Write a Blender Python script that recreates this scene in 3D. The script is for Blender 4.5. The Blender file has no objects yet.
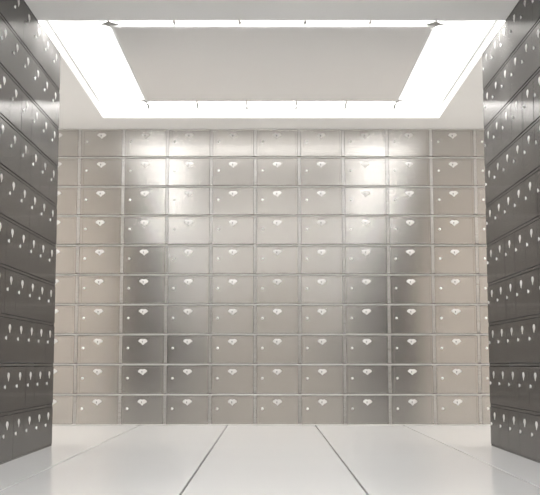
import bpy, bmesh, math, random
from mathutils import Vector, Matrix
random.seed(7)
S = 0.30                       # one box row is 0.30 m high
scn = bpy.context.scene
col = scn.collection
EYE = 2.0114                   # eye height, rows
PITCH_W = 1.5067               # box width, rows
ZB = 52.413                    # back wall distance, rows
MID = 0.0575
XS = 5.4989                    # half width between the two side banks
X5 = 0.2774
HC = 10.0                      # ceiling height in rows (the banks are ten rows tall)
ZC = 39.43                     # distance of the near-gap corner of the side banks

# ------------------------------------------------------------------ materials
def new_mat(name):
    m = bpy.data.materials.new(name); m.use_nodes = True
    nt = m.node_tree
    return m, nt, nt.nodes['Principled BSDF']

def plain(name, rgb, rough=0.6, metal=0.0, var=0.03, scale=3.0, spec=0.5):
    m, nt, b = new_mat(name)
    tc = nt.nodes.new('ShaderNodeTexCoord'); n = nt.nodes.new('ShaderNodeTexNoise')
    n.inputs['Scale'].default_value = scale; n.inputs['Detail'].default_value = 4
    nt.links.new(tc.outputs['Object'], n.inputs['Vector'])
    r = nt.nodes.new('ShaderNodeMapRange')
    r.inputs['To Min'].default_value = 1 - var; r.inputs['To Max'].default_value = 1 + var
    nt.links.new(n.outputs['Fac'], r.inputs['Value'])
    v = nt.nodes.new('ShaderNodeVectorMath'); v.operation = 'SCALE'
    v.inputs[0].default_value = rgb
    nt.links.new(r.outputs[0], v.inputs['Scale'])
    nt.links.new(v.outputs[0], b.inputs['Base Color'])
    b.inputs['Roughness'].default_value = rough
    b.inputs['Metallic'].default_value = metal
    b.inputs['Specular IOR Level'].default_value = spec
    return m

def brushed(name, rgb, rough, aniso=0.0, metal=1.0):
    m, nt, b = new_mat(name)
    tc = nt.nodes.new('ShaderNodeTexCoord'); mp = nt.nodes.new('ShaderNodeMapping')
    mp.inputs['Scale'].default_value = (3.0, 3.0, 420.0)
    n = nt.nodes.new('ShaderNodeTexNoise'); n.inputs['Scale'].default_value = 1.0
    n.inputs['Detail'].default_value = 3
    nt.links.new(tc.outputs['Object'], mp.inputs['Vector']); nt.links.new(mp.outputs[0], n.inputs['Vector'])
    r = nt.nodes.new('ShaderNodeMapRange')
    r.inputs['To Min'].default_value = rough - 0.04; r.inputs['To Max'].default_value = rough + 0.04
    nt.links.new(n.outputs['Fac'], r.inputs['Value']); nt.links.new(r.outputs[0], b.inputs['Roughness'])
    r2 = nt.nodes.new('ShaderNodeMapRange')
    r2.inputs['To Min'].default_value = 0.95; r2.inputs['To Max'].default_value = 1.05
    nt.links.new(n.outputs['Fac'], r2.inputs['Value'])
    v = nt.nodes.new('ShaderNodeVectorMath'); v.operation = 'SCALE'; v.inputs[0].default_value = rgb
    nt.links.new(r2.outputs[0], v.inputs['Scale']); nt.links.new(v.outputs[0], b.inputs['Base Color'])
    b.inputs['Metallic'].default_value = metal
    b.inputs['Specular Tint'].default_value = (0.35, 0.345, 0.34, 1)
    if aniso:
        b.inputs['Anisotropic'].default_value = aniso; b.inputs['Anisotropic Rotation'].default_value = 0.25
        t = nt.nodes.new('ShaderNodeTangent'); t.direction_type = 'UV_MAP'; t.uv_map = 'UVMap'
        nt.links.new(t.outputs[0], b.inputs['Tangent'])
    return m

def satin(name, rgb, rough, aniso, diff, dist='GGX', rot=0.25):
    m, nt, b = new_mat(name); nt.nodes.remove(b)
    out = [n for n in nt.nodes if n.type == 'OUTPUT_MATERIAL'][0]
    tc = nt.nodes.new('ShaderNodeTexCoord'); mp = nt.nodes.new('ShaderNodeMapping')
    mp.inputs['Scale'].default_value = (3.0, 3.0, 420.0)
    n = nt.nodes.new('ShaderNodeTexNoise'); n.inputs['Scale'].default_value = 1.0; n.inputs['Detail'].default_value = 3
    nt.links.new(tc.outputs['Object'], mp.inputs['Vector']); nt.links.new(mp.outputs[0], n.inputs['Vector'])
    r = nt.nodes.new('ShaderNodeMapRange'); r.inputs['To Min'].default_value = 0.94; r.inputs['To Max'].default_value = 1.06
    nt.links.new(n.outputs['Fac'], r.inputs['Value'])
    v = nt.nodes.new('ShaderNodeVectorMath'); v.operation = 'SCALE'; v.inputs[0].default_value = rgb
    nt.links.new(r.outputs[0], v.inputs['Scale'])
    g = nt.nodes.new('ShaderNodeBsdfAnisotropic'); g.inputs['Roughness'].default_value = rough
    g.distribution = dist; g.inputs['Anisotropy'].default_value = aniso; g.inputs['Rotation'].default_value = rot
    t = nt.nodes.new('ShaderNodeTangent'); t.direction_type = 'UV_MAP'; t.uv_map = 'UVMap'
    nt.links.new(t.outputs[0], g.inputs['Tangent']); nt.links.new(v.outputs[0], g.inputs['Color'])
    d = nt.nodes.new('ShaderNodeBsdfDiffuse'); d.inputs['Color'].default_value = (*diff, 1)
    a = nt.nodes.new('ShaderNodeAddShader')
    nt.links.new(g.outputs[0], a.inputs[0]); nt.links.new(d.outputs[0], a.inputs[1]); nt.links.new(a.outputs[0], out.inputs['Surface'])
    return m
M_CEIL = plain('ceiling_paint', (0.84, 0.838, 0.828), 0.7, var=0.01)
M_WALL = plain('warm_wall_paint', (0.76, 0.71, 0.66), 0.6, var=0.02)
M_FLOOR = plain('polished_white_tile', (0.84, 0.842, 0.84), 0.16, var=0.02, scale=0.8)
M_GROUT = plain('dark_joint', (0.12, 0.115, 0.11), 0.8)
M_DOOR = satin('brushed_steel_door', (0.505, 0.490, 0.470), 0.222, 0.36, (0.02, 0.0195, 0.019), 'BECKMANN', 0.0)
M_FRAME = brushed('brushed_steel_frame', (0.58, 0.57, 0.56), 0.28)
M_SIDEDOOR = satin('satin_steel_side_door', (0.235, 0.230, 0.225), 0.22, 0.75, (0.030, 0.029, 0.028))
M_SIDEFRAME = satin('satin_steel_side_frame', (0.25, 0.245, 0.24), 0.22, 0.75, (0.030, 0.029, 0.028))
M_GAP_SHADE = plain('dark_gap_steel', (0.04, 0.04, 0.04), 0.5)  # near-black stands in for shade inside the side bank gaps
M_CORE = plain('dark_recess_steel', (0.34, 0.33, 0.32), 0.5, metal=0.4)
M_RAIL = brushed('satin_steel_rail', (0.74, 0.73, 0.715), 0.42)
M_PLATE = plain('polished_nickel', (0.74, 0.735, 0.72), 0.32, metal=0.5)
M_KEY = plain('dark_keyhole', (0.24, 0.235, 0.23), 0.5)
M_KNOB = plain('bright_chrome', (0.92, 0.92, 0.90), 0.25, metal=0.0)
M_PANEL = plain('frosted_panel', (0.74, 0.725, 0.71), 0.6, var=0.01)
def frosted(name, rgb):
    m, nt, b = new_mat(name); b.inputs['Base Color'].default_value = (*rgb, 1); b.inputs['Roughness'].default_value = 0.5
    out = [n for n in nt.nodes if n.type == 'OUTPUT_MATERIAL'][0]
    t = nt.nodes.new('ShaderNodeBsdfTranslucent'); t.inputs['Color'].default_value = (0.74, 0.74, 0.73, 1)
    mx = nt.nodes.new('ShaderNodeMixShader'); mx.inputs['Fac'].default_value = 0.5
    nt.links.new(b.outputs[0], mx.inputs[1]); nt.links.new(t.outputs[0], mx.inputs[2]); nt.links.new(mx.outputs[0], out.inputs['Surface'])
    return m
M_PEDGE = frosted('frosted_acrylic_edge', (0.86, 0.86, 0.85))
M_BRACKET = plain('grey_bracket_metal', (0.38, 0.375, 0.37), 0.5, metal=0.2)
M_EDGE_LINE = plain('pale_bead_paint', (0.62, 0.62, 0.61), 0.6, var=0.01)  # pale grey for the faint tone edge inside the recess
M_COVE = plain('white_cove_paint', (0.88, 0.88, 0.87), 0.6, var=0.01)

def glow(name, strength, rgb=(1, 0.995, 0.98)):
    m, nt, b = new_mat(name)
    b.inputs['Base Color'].default_value = (0.9, 0.9, 0.9, 1)
    b.inputs['Emission Color'].default_value = (*rgb, 1)
    b.inputs['Emission Strength'].default_value = strength
    return m
L_WORLD, L_REAR, L_MID, L_WING, L_SIDE, L_ADDED_STRIP, L_STRIP = 0.60, 1.1, 6.4, 4.1, 1.12, 9.6, 1.2
M_GLOW = glow('luminous_diffuser', L_STRIP)
M_GLOW_SIDE = glow('luminous_diffuser_side', L_SIDE)
M_ADDED_STRIP_FRONT = glow('fluorescent_tube_bright', L_ADDED_STRIP*4.5)  # extra-bright strip added for the upper band on the side doors
M_ADDED_STRIP = glow('fluorescent_tube', L_ADDED_STRIP)  # strip added for the lower band on the side doors
M_GLOW_REAR = glow('luminous_diffuser_entrance', L_REAR)
M_GLOW_MID = glow('luminous_diffuser_middle', L_MID)
M_GLOW_WING = glow('luminous_diffuser_passage', L_WING)

# ------------------------------------------------------------------ helpers
def add_box(bm, x0, x1, y0, y1, z0, z1, bev=0.0, seg=1, mi=0):
    """box in row units (x right, y depth, z up)"""
    b2 = bmesh.new()
    bmesh.ops.create_cube(b2, size=1.0)
    bmesh.ops.scale(b2, vec=((x1-x0)*S, (y1-y0)*S, (z1-z0)*S), verts=b2.verts)
    bmesh.ops.translate(b2, vec=((x0+x1)/2*S, (y0+y1)/2*S, (z0+z1)/2*S), verts=b2.verts)
    if bev:
        bmesh.ops.bevel(b2, geom=b2.edges[:], offset=bev*S, segments=seg, affect='EDGES', profile=0.6)
    for f in b2.faces: f.material_index = mi
    join(bm, b2)

def join(bm, b2):
    me = bpy.data.meshes.new('tmp'); b2.to_mesh(me); b2.free(); bm.from_mesh(me); bpy.data.meshes.remove(me)

def build(name, bm, mats, parent=None, smooth=False):
    if not isinstance(mats, (list, tuple)): mats = [mats]
    bmesh.ops.recalc_face_normals(bm, faces=bm.faces)
    uv = bm.loops.layers.uv.new('UVMap')
    for f in bm.faces:
        n = f.normal
        for l in f.loops:
            c = l.vert.co
            l[uv].uv = (c.x + c.y, c.z) if abs(n.z) < 0.7 else (c.x, c.y)
    me = bpy.data.meshes.new(name); bm.to_mesh(me); bm.free()
    for m in mats: me.materials.append(m)
    if smooth:
        for p in me.polygons: p.use_smooth = True
    o = bpy.data.objects.new(name, me); col.objects.link(o)
    if parent: o.parent = parent
    return o

def tag(o, label=None, cat=None, group=None, kind=None):
    if label: o['label'] = label
    if cat: o['category'] = cat
    if group: o['group'] = group
    if kind: o['kind'] = kind
    return o

def empty(name, loc=(0, 0, 0)):
    o = bpy.data.objects.new(name, None); col.objects.link(o)
    o.location = loc; o.empty_display_size = 0.05
    return o

# ------------------------------------------------------------------ room shell
WX0, WX1 = -15.0, 15.2
YN = -12.0                     # end behind the camera, left open to let warm light in
WT = 0.5
# floor: long tiles, joints run towards the back wall
bm = bmesh.new()
add_box(bm, WX0-WT, WX1+WT, YN-WT, ZB+1.5, -0.6, -0.05, mi=1)
js = [-1.39 + 2.935*k for k in range(-2, 4)]
ed = [WX0-WT] + js + [WX1+WT]
J = 0.018
for i in range(len(ed)-1):
    a = ed[i] + (J if i else 0); b = ed[i+1] - (J if i < len(ed)-2 else 0)
    add_box(bm, a, b, YN-WT, ZB+1.5, -0.06, 0.0, bev=0.006, mi=0)
floor = build('floor', bm, [M_FLOOR, M_GROUT]); tag(floor, kind='structure')

# walls
bm = bmesh.new(); add_box(bm, WX0-WT, WX0, YN, ZB+1.5, 0, HC+1.2); tag(build('wall_left', bm, M_WALL), kind='structure')
bm = bmesh.new(); add_box(bm, WX1, WX1+WT, YN, ZB+1.5, 0, HC+1.2); tag(build('wall_right', bm, M_WALL), kind='structure')
bm = bmesh.new()
add_box(bm, WX0, WX1, ZB+1.0, ZB+1.5, 0, HC+1.2)
add_box(bm, WX0, -9.25, ZB+0.02, ZB+1.0, 0, HC); add_box(bm, 9.8, WX1, ZB+0.02, ZB+1.0, 0, HC)
tag(build('wall_back', bm, M_WALL), kind='structure')

# ceiling with a rectangular lit recess
CX0, CX1, CY0, CY1 = -5.47, 5.60, 35.5, 50.05
WINGS = [(-14.0, -9.0, 41.5, 50.5), (9.2, 14.2, 41.5, 50.5)]
COVES = [(CX0, CX1, -6.0, 5.0), (CX0, CX1, 14.5, 26.0), (CX0, CX1, CY0, CY1)]  # first two are unseen, added for their light
D = 0.34
bm = bmesh.new()
def ceil_with_holes(bm, holes):
    ys = YN-WT
    for (a, b, c, d) in holes:
        add_box(bm, WX0-WT, WX1+WT, ys, c, HC, HC+D)
        if c < 30:
            add_box(bm, WX0-WT, a, c, d, HC, HC+D)
            add_box(bm, b, WX1+WT, c, d, HC, HC+D)
            ys = d
        else:      # the far bay: openings for the added passage lights, left and right of the main one
            ye = 50.5
            for (x0, x1, y0, y1) in ((WX0-WT, WINGS[0][0], c, ye), (WINGS[0][0], WINGS[0][1], c, 41.5), (WINGS[0][1], a, c, ye),
                                     (a, b, d, ye), (b, WINGS[1][0], c, ye), (WINGS[1][0], WINGS[1][1], c, 41.5), (WINGS[1][1], WX1+WT, c, ye)):
                add_box(bm, x0, x1, y0, y1, HC, HC+D)
            ys = ye
    add_box(bm, WX0-WT, WX1+WT, ys, ZB+1.5, HC, HC+D)
ceil_with_holes(bm, COVES)
tag(build('ceiling', bm, M_CEIL), kind='structure')

def light_fixture(x0, x1, y0, y1, labels, mats):
    glow_mat, side_mat, strip_mat, front_mat = mats
    # luminous box above the opening
    rt = empty('ceiling_light', ((x0+x1)/2*S, (y0+y1)/2*S, (HC+D)*S))
    tag(rt, labels[0], 'ceiling light')
    off = Vector(rt.location) / S
    def B(bm, a, b, c, d, e, f, **k): add_box(bm, a-off.x, b-off.x, c-off.y, d-off.y, e-off.z, f-off.z, **k)
    bm = bmesh.new()
    B(bm, x0-0.1, x0+1.72, y0-0.1, y1+0.1, HC+D, HC+D+0.1); B(bm, x1-1.72, x1+0.1, y0-0.1, y1+0.1, HC+D, HC+D+0.1)
    B(bm, x0+1.72, x1-1.72, y0-0.1, y1-3.4, HC+D, HC+D+0.1)
    build('diffuser', bm, side_mat, rt)
    bm = bmesh.new(); B(bm, x0+1.72, x1-1.72, y1-3.4, y1+0.1, HC+D, HC+D+0.1)
    build('diffuser', bm, glow_mat, rt)
    bm = bmesh.new()
    B(bm, x0+0.3, x1-0.3, y0+0.12, y0+0.5, HC+D-0.08, HC+D-0.005, bev=0.02)  # glowing strips added to throw bright bands onto the side doors
    build('light_tube', bm, front_mat, rt); bm = bmesh.new()
    B(bm, x0+0.3, x1-0.3, y1-1.2, y1-0.5, HC+D-0.08, HC+D-0.005, bev=0.02)
    build('light_tube', bm, strip_mat, rt)
    bm = bmesh.new()
    B(bm, x0, x0+0.02, y0, y1, HC+0.003, HC+D); B(bm, x1-0.02, x1, y0, y1, HC+0.003, HC+D)
    B(bm, x0+0.02, x1-0.02, y0, y0+0.02, HC+0.003, HC+D); B(bm, x0+0.02, x1-0.02, y1-0.02, y1, HC+0.003, HC+D)
    build('recess_lining', bm, M_COVE, rt)
    bm = bmesh.new()
    B(bm, x0+0.02, x0+0.05, y0+.05, y1-.05, HC+D-0.035, HC+D); build('trim_bead', bm, M_EDGE_LINE, rt); bm = bmesh.new(); B(bm, x1-0.05, x1-0.02, y0+.05, y1-.05, HC+D-0.035, HC+D)  # added strips drawing the faint line between lining and diffuser
    build('trim_bead', bm, M_EDGE_LINE, rt)
    # hanging panel
    px0, px1, py0, py1 = x0+1.67, x1-1.65, y0+0.44, y1-3.30
    pr = empty('ceiling_panel', ((px0+px1)/2*S, (py0+py1)/2*S, HC*S))
    tag(pr, labels[1], 'ceiling panel')
    off = Vector(pr.location) / S
    bm = bmesh.new(); B(bm, px0+0.07, px1-0.07, py0+0.20, py1-0.05, HC-0.01, HC+0.05)
    build('panel', bm, M_PANEL, pr)
    bm = bmesh.new()
    B(bm, px0, px0+0.07, py0, py1, HC-0.015, HC+0.05); B(bm, px1-0.07, px1, py0, py1, HC-0.015, HC+0.05)
    B(bm, px0+0.07, px1-0.07, py0, py0+0.20, HC-0.015, HC+0.05); B(bm, px0+0.07, px1-0.07, py1-0.05, py1, HC-0.015, HC+0.05)
    build('panel_edge', bm, M_PEDGE, pr)
    for (cx, cy, sx, sy) in ((px0+.01, y0+.35, .27, .36), (px1-.01, y0+.35, .27, .36), (px0, py1+.04, .2, .22), (px1, py1+.04, .2, .22)):
        b2 = bmesh.new(); top = []; bot = []
        for k in range(8):
            t = k*math.pi/4; q = 1 if k % 2 == 0 else 0.55
            x = (cx - off.x + sx*q*math.cos(t)); y = (cy - off.y + sy*q*math.sin(t))
            bot.append(b2.verts.new((x*S, y*S, (HC-0.008-off.z)*S))); top.append(b2.verts.new((x*S, y*S, (HC+0.03-off.z)*S)))
        b2.faces.new(bot); b2.faces.new(top[::-1])
        for k in range(8): b2.faces.new((bot[k], top[k], top[(k+1) % 8], bot[(k+1) % 8]))
        build('corner_bracket', b2, M_BRACKET, pr)
    for side in (0, 1):
        for k in range(6):
            x = px0 + (px1-px0)*k/5
            bm = bmesh.new()
            if side == 0: y0a, y1a, yt = y0+0.03, py0+0.1, y0+0.22
            else: y0a, y1a, yt = py1-0.1, py1+1.4, py1+1.35
            B(bm, x-0.028, x+0.028, y0a, y1a, HC+0.0, HC+0.03, bev=0.004)
            B(bm, x-0.045, x+0.045, yt-0.06, yt+0.06, HC-0.005, HC+0.035, bev=0.01)
            B(bm, x-0.02, x+0.02, yt-0.02, yt+0.02, HC+0.03, HC+D)
            build('hanging_arm', bm, M_BRACKET, pr)

light_fixture(CX0, CX1, CY0, CY1,
    ('glowing white light recess framing the grey panel in the ceiling', 'grey rectangular panel hung inside the glowing ceiling recess'), (M_GLOW, M_GLOW_SIDE, M_ADDED_STRIP, M_ADDED_STRIP_FRONT))
light_fixture(*COVES[0], ('glowing white light recess in the ceiling near the entrance', 'grey rectangular panel in the ceiling recess near the entrance'), (M_GLOW_REAR,)*4)  # unseen repeat of the recess, added as fill from the camera end
light_fixture(*COVES[1], ('glowing white light recess in the middle of the long ceiling', 'grey rectangular panel in the recess halfway along the ceiling'), (M_GLOW_MID,)*4)  # unseen repeat, added to brighten the near floor and ceiling

for (a, b, c, d), word in zip(WINGS, ('left', 'right')):
    bm = bmesh.new(); o = ((a+b)/2, (c+d)/2)
    rt = empty('ceiling_light', (o[0]*S, o[1]*S, (HC+D)*S)); tag(rt, 'plain white ceiling light in the %s side passage before the back wall' % word, 'ceiling light')  # out-of-view lamps added so the passages reflect bright in the steel
    add_box(bm, a-o[0]-.1, b-o[0]+.1, c-o[1]-.1, d-o[1]+.1, 0, 0.1); build('diffuser', bm, M_GLOW_WING, rt)
    bm = bmesh.new(); w_, h_ = (b-a)/2, (d-c)/2
    for q in ((-w_, -w_+.05, -h_, h_), (w_-.05, w_, -h_, h_), (-w_+.05, w_-.05, -h_, -h_+.05), (-w_+.05, w_-.05, h_-.05, h_)):
        add_box(bm, *q, -D+0.003, 0)
    build('recess_lining', bm, M_COVE, rt)

# ------------------------------------------------------------------ one deposit box (front faces -Y, origin at centre bottom of its front)
DW, DH = PITCH_W - 0.106, 0.928
DZ0 = (1 - DH)/2
bm = bmesh.new()
add_box(bm, -DW/2, DW/2, 0.0, 0.10, DZ0, DZ0+DH, bev=0.009, seg=1)
add_box(bm, -DW/2+0.10, DW/2-0.075, -0.007, 0.02, DZ0+0.04, DZ0+DH-0.055, bev=0.006, seg=1)
m_door = build('door', bm, M_DOOR)
# flush door of the side banks: plain slab with a narrower height
bm = bmesh.new()
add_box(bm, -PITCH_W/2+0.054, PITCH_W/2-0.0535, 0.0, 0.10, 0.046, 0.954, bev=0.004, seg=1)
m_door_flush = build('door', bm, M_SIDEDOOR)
# body behind the door
bm = bmesh.new(); add_box(bm, -DW/2+0.05, DW/2-0.05, 0.10, 0.45, DZ0+0.05, DZ0+DH-0.05)
m_body = build('box_body', bm, M_CORE)
# crest-shaped lock plate
def crest(sc, y):
    half = [(0, .088), (.06, .100), (.105, .085), (.158, .032), (.150, .005), (.085, -.038), (.045, -.060), (.022, -.092), (0, -.110)]
    pts = half + [(-x, z) for x, z in half[-2:0:-1]]
    return [(x*sc, y, z*sc) for x, z in pts]
bm = bmesh.new(); rings = []
for sc, y in ((1.0, 0.0), (1.0, -0.005), (0.90, -0.010), (0.60, -0.013), (0.30, -0.015)):
    rings.append([bm.verts.new(Vector(p)*S) for p in crest(sc, y)])
n = len(rings[0])
for a, b in zip(rings, rings[1:]):
    for k in range(n): bm.faces.new((a[k], a[(k+1) % n], b[(k+1) % n], b[k]))
bm.faces.new(rings[-1]); bm.faces.new(rings[0][::-1])
m_plate = build('lock_plate', bm, M_PLATE)
# keyhole
bm = bmesh.new()
def disc(bm, cx, cz, r, y0, y1, seg=12):
    a = [bm.verts.new(((cx+r*math.cos(t*2*math.pi/seg))*S, y0*S, (cz+r*math.sin(t*2*math.pi/seg))*S)) for t in range(seg)]
    b = [bm.verts.new((v.co.x, y1*S, v.co.z)) for v in a]
    bm.faces.new(a); bm.faces.new(b[::-1])
    for k in range(seg): bm.faces.new((a[k], b[k], b[(k+1) % seg], a[(k+1) % seg]))
disc(bm, -0.02, 0.012, 0.022, -0.0162, -0.010)
add_box(bm, -0.03, -0.01, -0.0162, -0.010, -0.035, 0.005)
m_key = build('keyhole', bm, M_KEY)
# knob: short neck and round head
bm = bmesh.new()
prof = [(0.028, 0.0), (0.028, -0.006), (0.020, -0.009), (0.020, -0.014), (0.036, -0.016), (0.044, -0.022), (0.040, -0.029), (0.026, -0.034), (0.0, -0.036)]
seg = 14; rr = []
for r, y in prof[:-1]:
    rr.append([bm.verts.new((r*math.cos(2*math.pi*k/seg)*S, y*S, r*math.sin(2*math.pi*k/seg)*S)) for k in range(seg)])
tip = bm.verts.new((0, prof[-1][1]*S, 0))
for a, b in zip(rr, rr[1:]):
    for k in range(seg): bm.faces.new((a[k], a[(k+1) % seg], b[(k+1) % seg], b[k]))
for k in range(seg): bm.faces.new((rr[-1][k], rr[-1][(k+1) % seg], tip))
bm.faces.new(rr[0][::-1])
m_knob = build('knob', bm, M_KNOB, smooth=True)
PLZ = 1 - 0.2455; KX = -0.5005; KZ = PLZ - 0.2058
protos = [m_body, m_door, m_plate, m_key, m_knob]

first = [True]
first_flush = [True]
def place_box(loc, rz, label, group, flush=False, yaw=0.0):
    rt = empty('safe_deposit_box', loc); rt.rotation_euler = (0, 0, rz)
    tag(rt, label, 'safe deposit box', group)
    if first[0]: body, door, plate, key, knob = protos; first[0] = False
    else:
        body, door, plate, key, knob = [p.copy() for p in protos]
        for p in (body, door, plate, key, knob): col.objects.link(p)
    if flush:
        bpy.data.objects.remove(door)
        if first_flush[0]: door = m_door_flush; first_flush[0] = False
        else: door = m_door_flush.copy(); col.objects.link(door)
    if flush: plate_scale = 0.86
    else: plate_scale = 1.0
    body.parent = rt; door.parent = rt; plate.parent = rt; knob.parent = rt; key.parent = plate
    tx = random.gauss(0, 0.0030); tz = random.gauss(0, 0.0045) + yaw
    R = Matrix.Rotation(tx, 4, 'X') @ Matrix.Rotation(tz, 4, 'Z')
    T = Matrix.Translation((0, 0, 0.5*S))
    DM = T @ R @ T.inverted()
    door.matrix_local = DM
    fy = 0.0 if flush else -0.007
    plate.matrix_local = DM @ Matrix.Translation((0, fy*S, PLZ*S)) @ Matrix.Rotation(random.gauss(0, .03), 4, 'Y') @ Matrix.Diagonal((plate_scale, 1, plate_scale, 1))
    knob.matrix_local = DM @ Matrix.Translation((KX*S, fy*S, KZ*S))
    return rt

ORD = ['first', 'second', 'third', 'fourth', 'fifth', 'sixth', 'seventh', 'eighth', 'ninth', 'tenth', 'eleventh']
ROW = ['top row', 'second row from the top', 'third row from the top', 'fourth row from the top', 'fifth row from the top',
       'fifth row from the floor', 'fourth row from the floor', 'third row from the floor', 'second row from the floor', 'bottom row by the floor']

RAIL_Y = 0.008   # rails sit a little behind the door faces
def cabinet(name, ncol, u0, label, rot, origin, ext0=0.0, ext1=0.0, flush=False):
    """face frame; local x along the bank, front faces -Y. u0 = left boundary of first column."""
    bm = bmesh.new()
    L, R_ = u0 - ext0, u0 + ncol*PITCH_W + ext1
    add_box(bm, L, R_, 0.5, 0.9, 0, HC-0.01, mi=1)                    # back plate
    for r in range(11):                                          # rails
        z = r; hw = 0.023
        z0, z1 = max(0, z-hw), min(HC, z+hw)
        if r == 0: z1 = 0.035
        if r == 10: z0 = HC-0.035; z1 = HC-0.003
        add_box(bm, L, R_, 0.004 if flush else -0.020, 0.5, z0, z1, bev=0.003 if flush else 0.018, mi=0 if flush else 2)
    for c in range(ncol+1):                                      # stiles, one length per row, stopping short above each rail
        u = u0 + c*PITCH_W
        for r in range(10):
            add_box(bm, u-0.05, u+0.05, 0.002 if flush else RAIL_Y-0.004, 0.5, r+(0.046 if flush else 0.06), r+(0.954 if flush else 0.975), bev=0.003 if flush else 0.007)
    if ext0: add_box(bm, L, u0-0.05, RAIL_Y, 0.5, 0, HC-0.01)
    if ext1: add_box(bm, u0+ncol*PITCH_W+0.05, R_, RAIL_Y, 0.5, 0, HC-0.01)
    o = build(name, bm, [M_SIDEFRAME if flush else M_FRAME, M_GAP_SHADE if flush else M_CORE, M_RAIL])
    o.location = origin; o.rotation_euler = (0, 0, rot)
    tag(o, label, 'cabinet')
    return o

# back bank: 11 columns
u0 = X5 + (-5-0.5)*PITCH_W
cabinet('locker_cabinet', 11, u0, 'brushed steel cabinet grid filling the back wall beyond the gap', 0, (0, ZB*S, 0),
        ext0=1.2, ext1=1.2)
for c in range(11):
    for r in range(10):
        x = X5 + (c-5)*PITCH_W
        if c == 0: cl = 'in the leftmost, half hidden column'
        elif c == 10: cl = 'in the rightmost, half hidden column'
        elif c == 5: cl = 'in the middle column'
        elif c < 5: cl = ORD[c] + ' column from the left'
        else: cl = ORD[10-c] + ' column from the right'
        lab = 'steel box in back wall, %s, %s' % (ROW[r], cl)
        place_box((x*S, ZB*S, (9-r)*S), 0, lab, 'steel deposit boxes in the back wall', yaw={2: -.001, 3: -.006, 7: .006, 8: .001}.get(c, 0.0))

# side banks: NS columns, counted from the far corner
NS = 8
for side in (-1, 1):
    word = 'left' if side < 0 else 'right'
    xw = MID + side*XS
    # left bank faces +X: local -Y -> +X, rotation +90deg ; local x -> +Y
    rot = math.pi/2 if side < 0 else -math.pi/2
    for c in range(NS):
        yc = ZC - (c+0.5)*PITCH_W
        for r in range(10):
            lab = 'steel box in %s bank, %s, %s column from far corner' % (word, ROW[r], ORD[c])
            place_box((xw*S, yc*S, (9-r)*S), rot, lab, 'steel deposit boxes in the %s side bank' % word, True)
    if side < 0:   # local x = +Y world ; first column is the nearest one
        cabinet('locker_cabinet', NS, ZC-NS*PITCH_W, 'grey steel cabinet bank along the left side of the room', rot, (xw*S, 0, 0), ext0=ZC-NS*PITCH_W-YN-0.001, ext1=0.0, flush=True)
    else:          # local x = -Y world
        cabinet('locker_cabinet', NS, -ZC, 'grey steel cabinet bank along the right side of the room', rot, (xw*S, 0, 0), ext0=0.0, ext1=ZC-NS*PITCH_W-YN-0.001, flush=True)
    # solid block behind the boxes
    bm = bmesh.new()
    xa, xb = (WX0+0.02, xw-0.91) if side < 0 else (xw+0.91, WX1-0.02)
    add_box(bm, xa, xb, YN+0.01, ZC+0.05, 0, HC)
    tag(build('wall_passage_' + word, bm, M_WALL), kind='structure')
    bm = bmesh.new()
    xa, xb = (xw-0.91, xw-RAIL_Y-0.01) if side < 0 else (xw+RAIL_Y+0.01, xw+0.91)
    add_box(bm, xa, xb, ZC+0.012, ZC+0.05, 0, HC)
    t = build('trim_%d' % (1 if side < 0 else 2), bm, M_SIDEFRAME); tag(t, kind='structure')

# ------------------------------------------------------------------ camera
cam = bpy.data.cameras.new('camera'); co = bpy.data.objects.new('camera', cam); col.objects.link(co)
co.location = (0, 0, EYE*S); co.rotation_euler = (math.pi/2 + 0.1623, 0, 0)
cam.sensor_width = 36; cam.sensor_fit = 'HORIZONTAL'
cam.lens = 1541.75/540*36
cam.shift_x = (270-269.14)/540; cam.shift_y = -(247.5-111.8)/540
cam.clip_start = 0.05; cam.clip_end = 100
scn.camera = co

w = bpy.data.worlds.new('world'); scn.world = w; w.use_nodes = True
w.node_tree.nodes['Background'].inputs['Color'].default_value = (1.0, 0.88, 0.75, 1)  # warm fill added, entering through the open rear end
w.node_tree.nodes['Background'].inputs['Strength'].default_value = L_WORLD
scn.cycles.max_bounces = 12; scn.cycles.diffuse_bounces = 6; scn.cycles.glossy_bounces = 8
scn.view_settings.view_transform = 'Standard'; scn.view_settings.look = 'None'
scn.view_settings.gamma = 1; scn.view_settings.use_curve_mapping = False
scn.view_settings.exposure = 0.0 #EXP
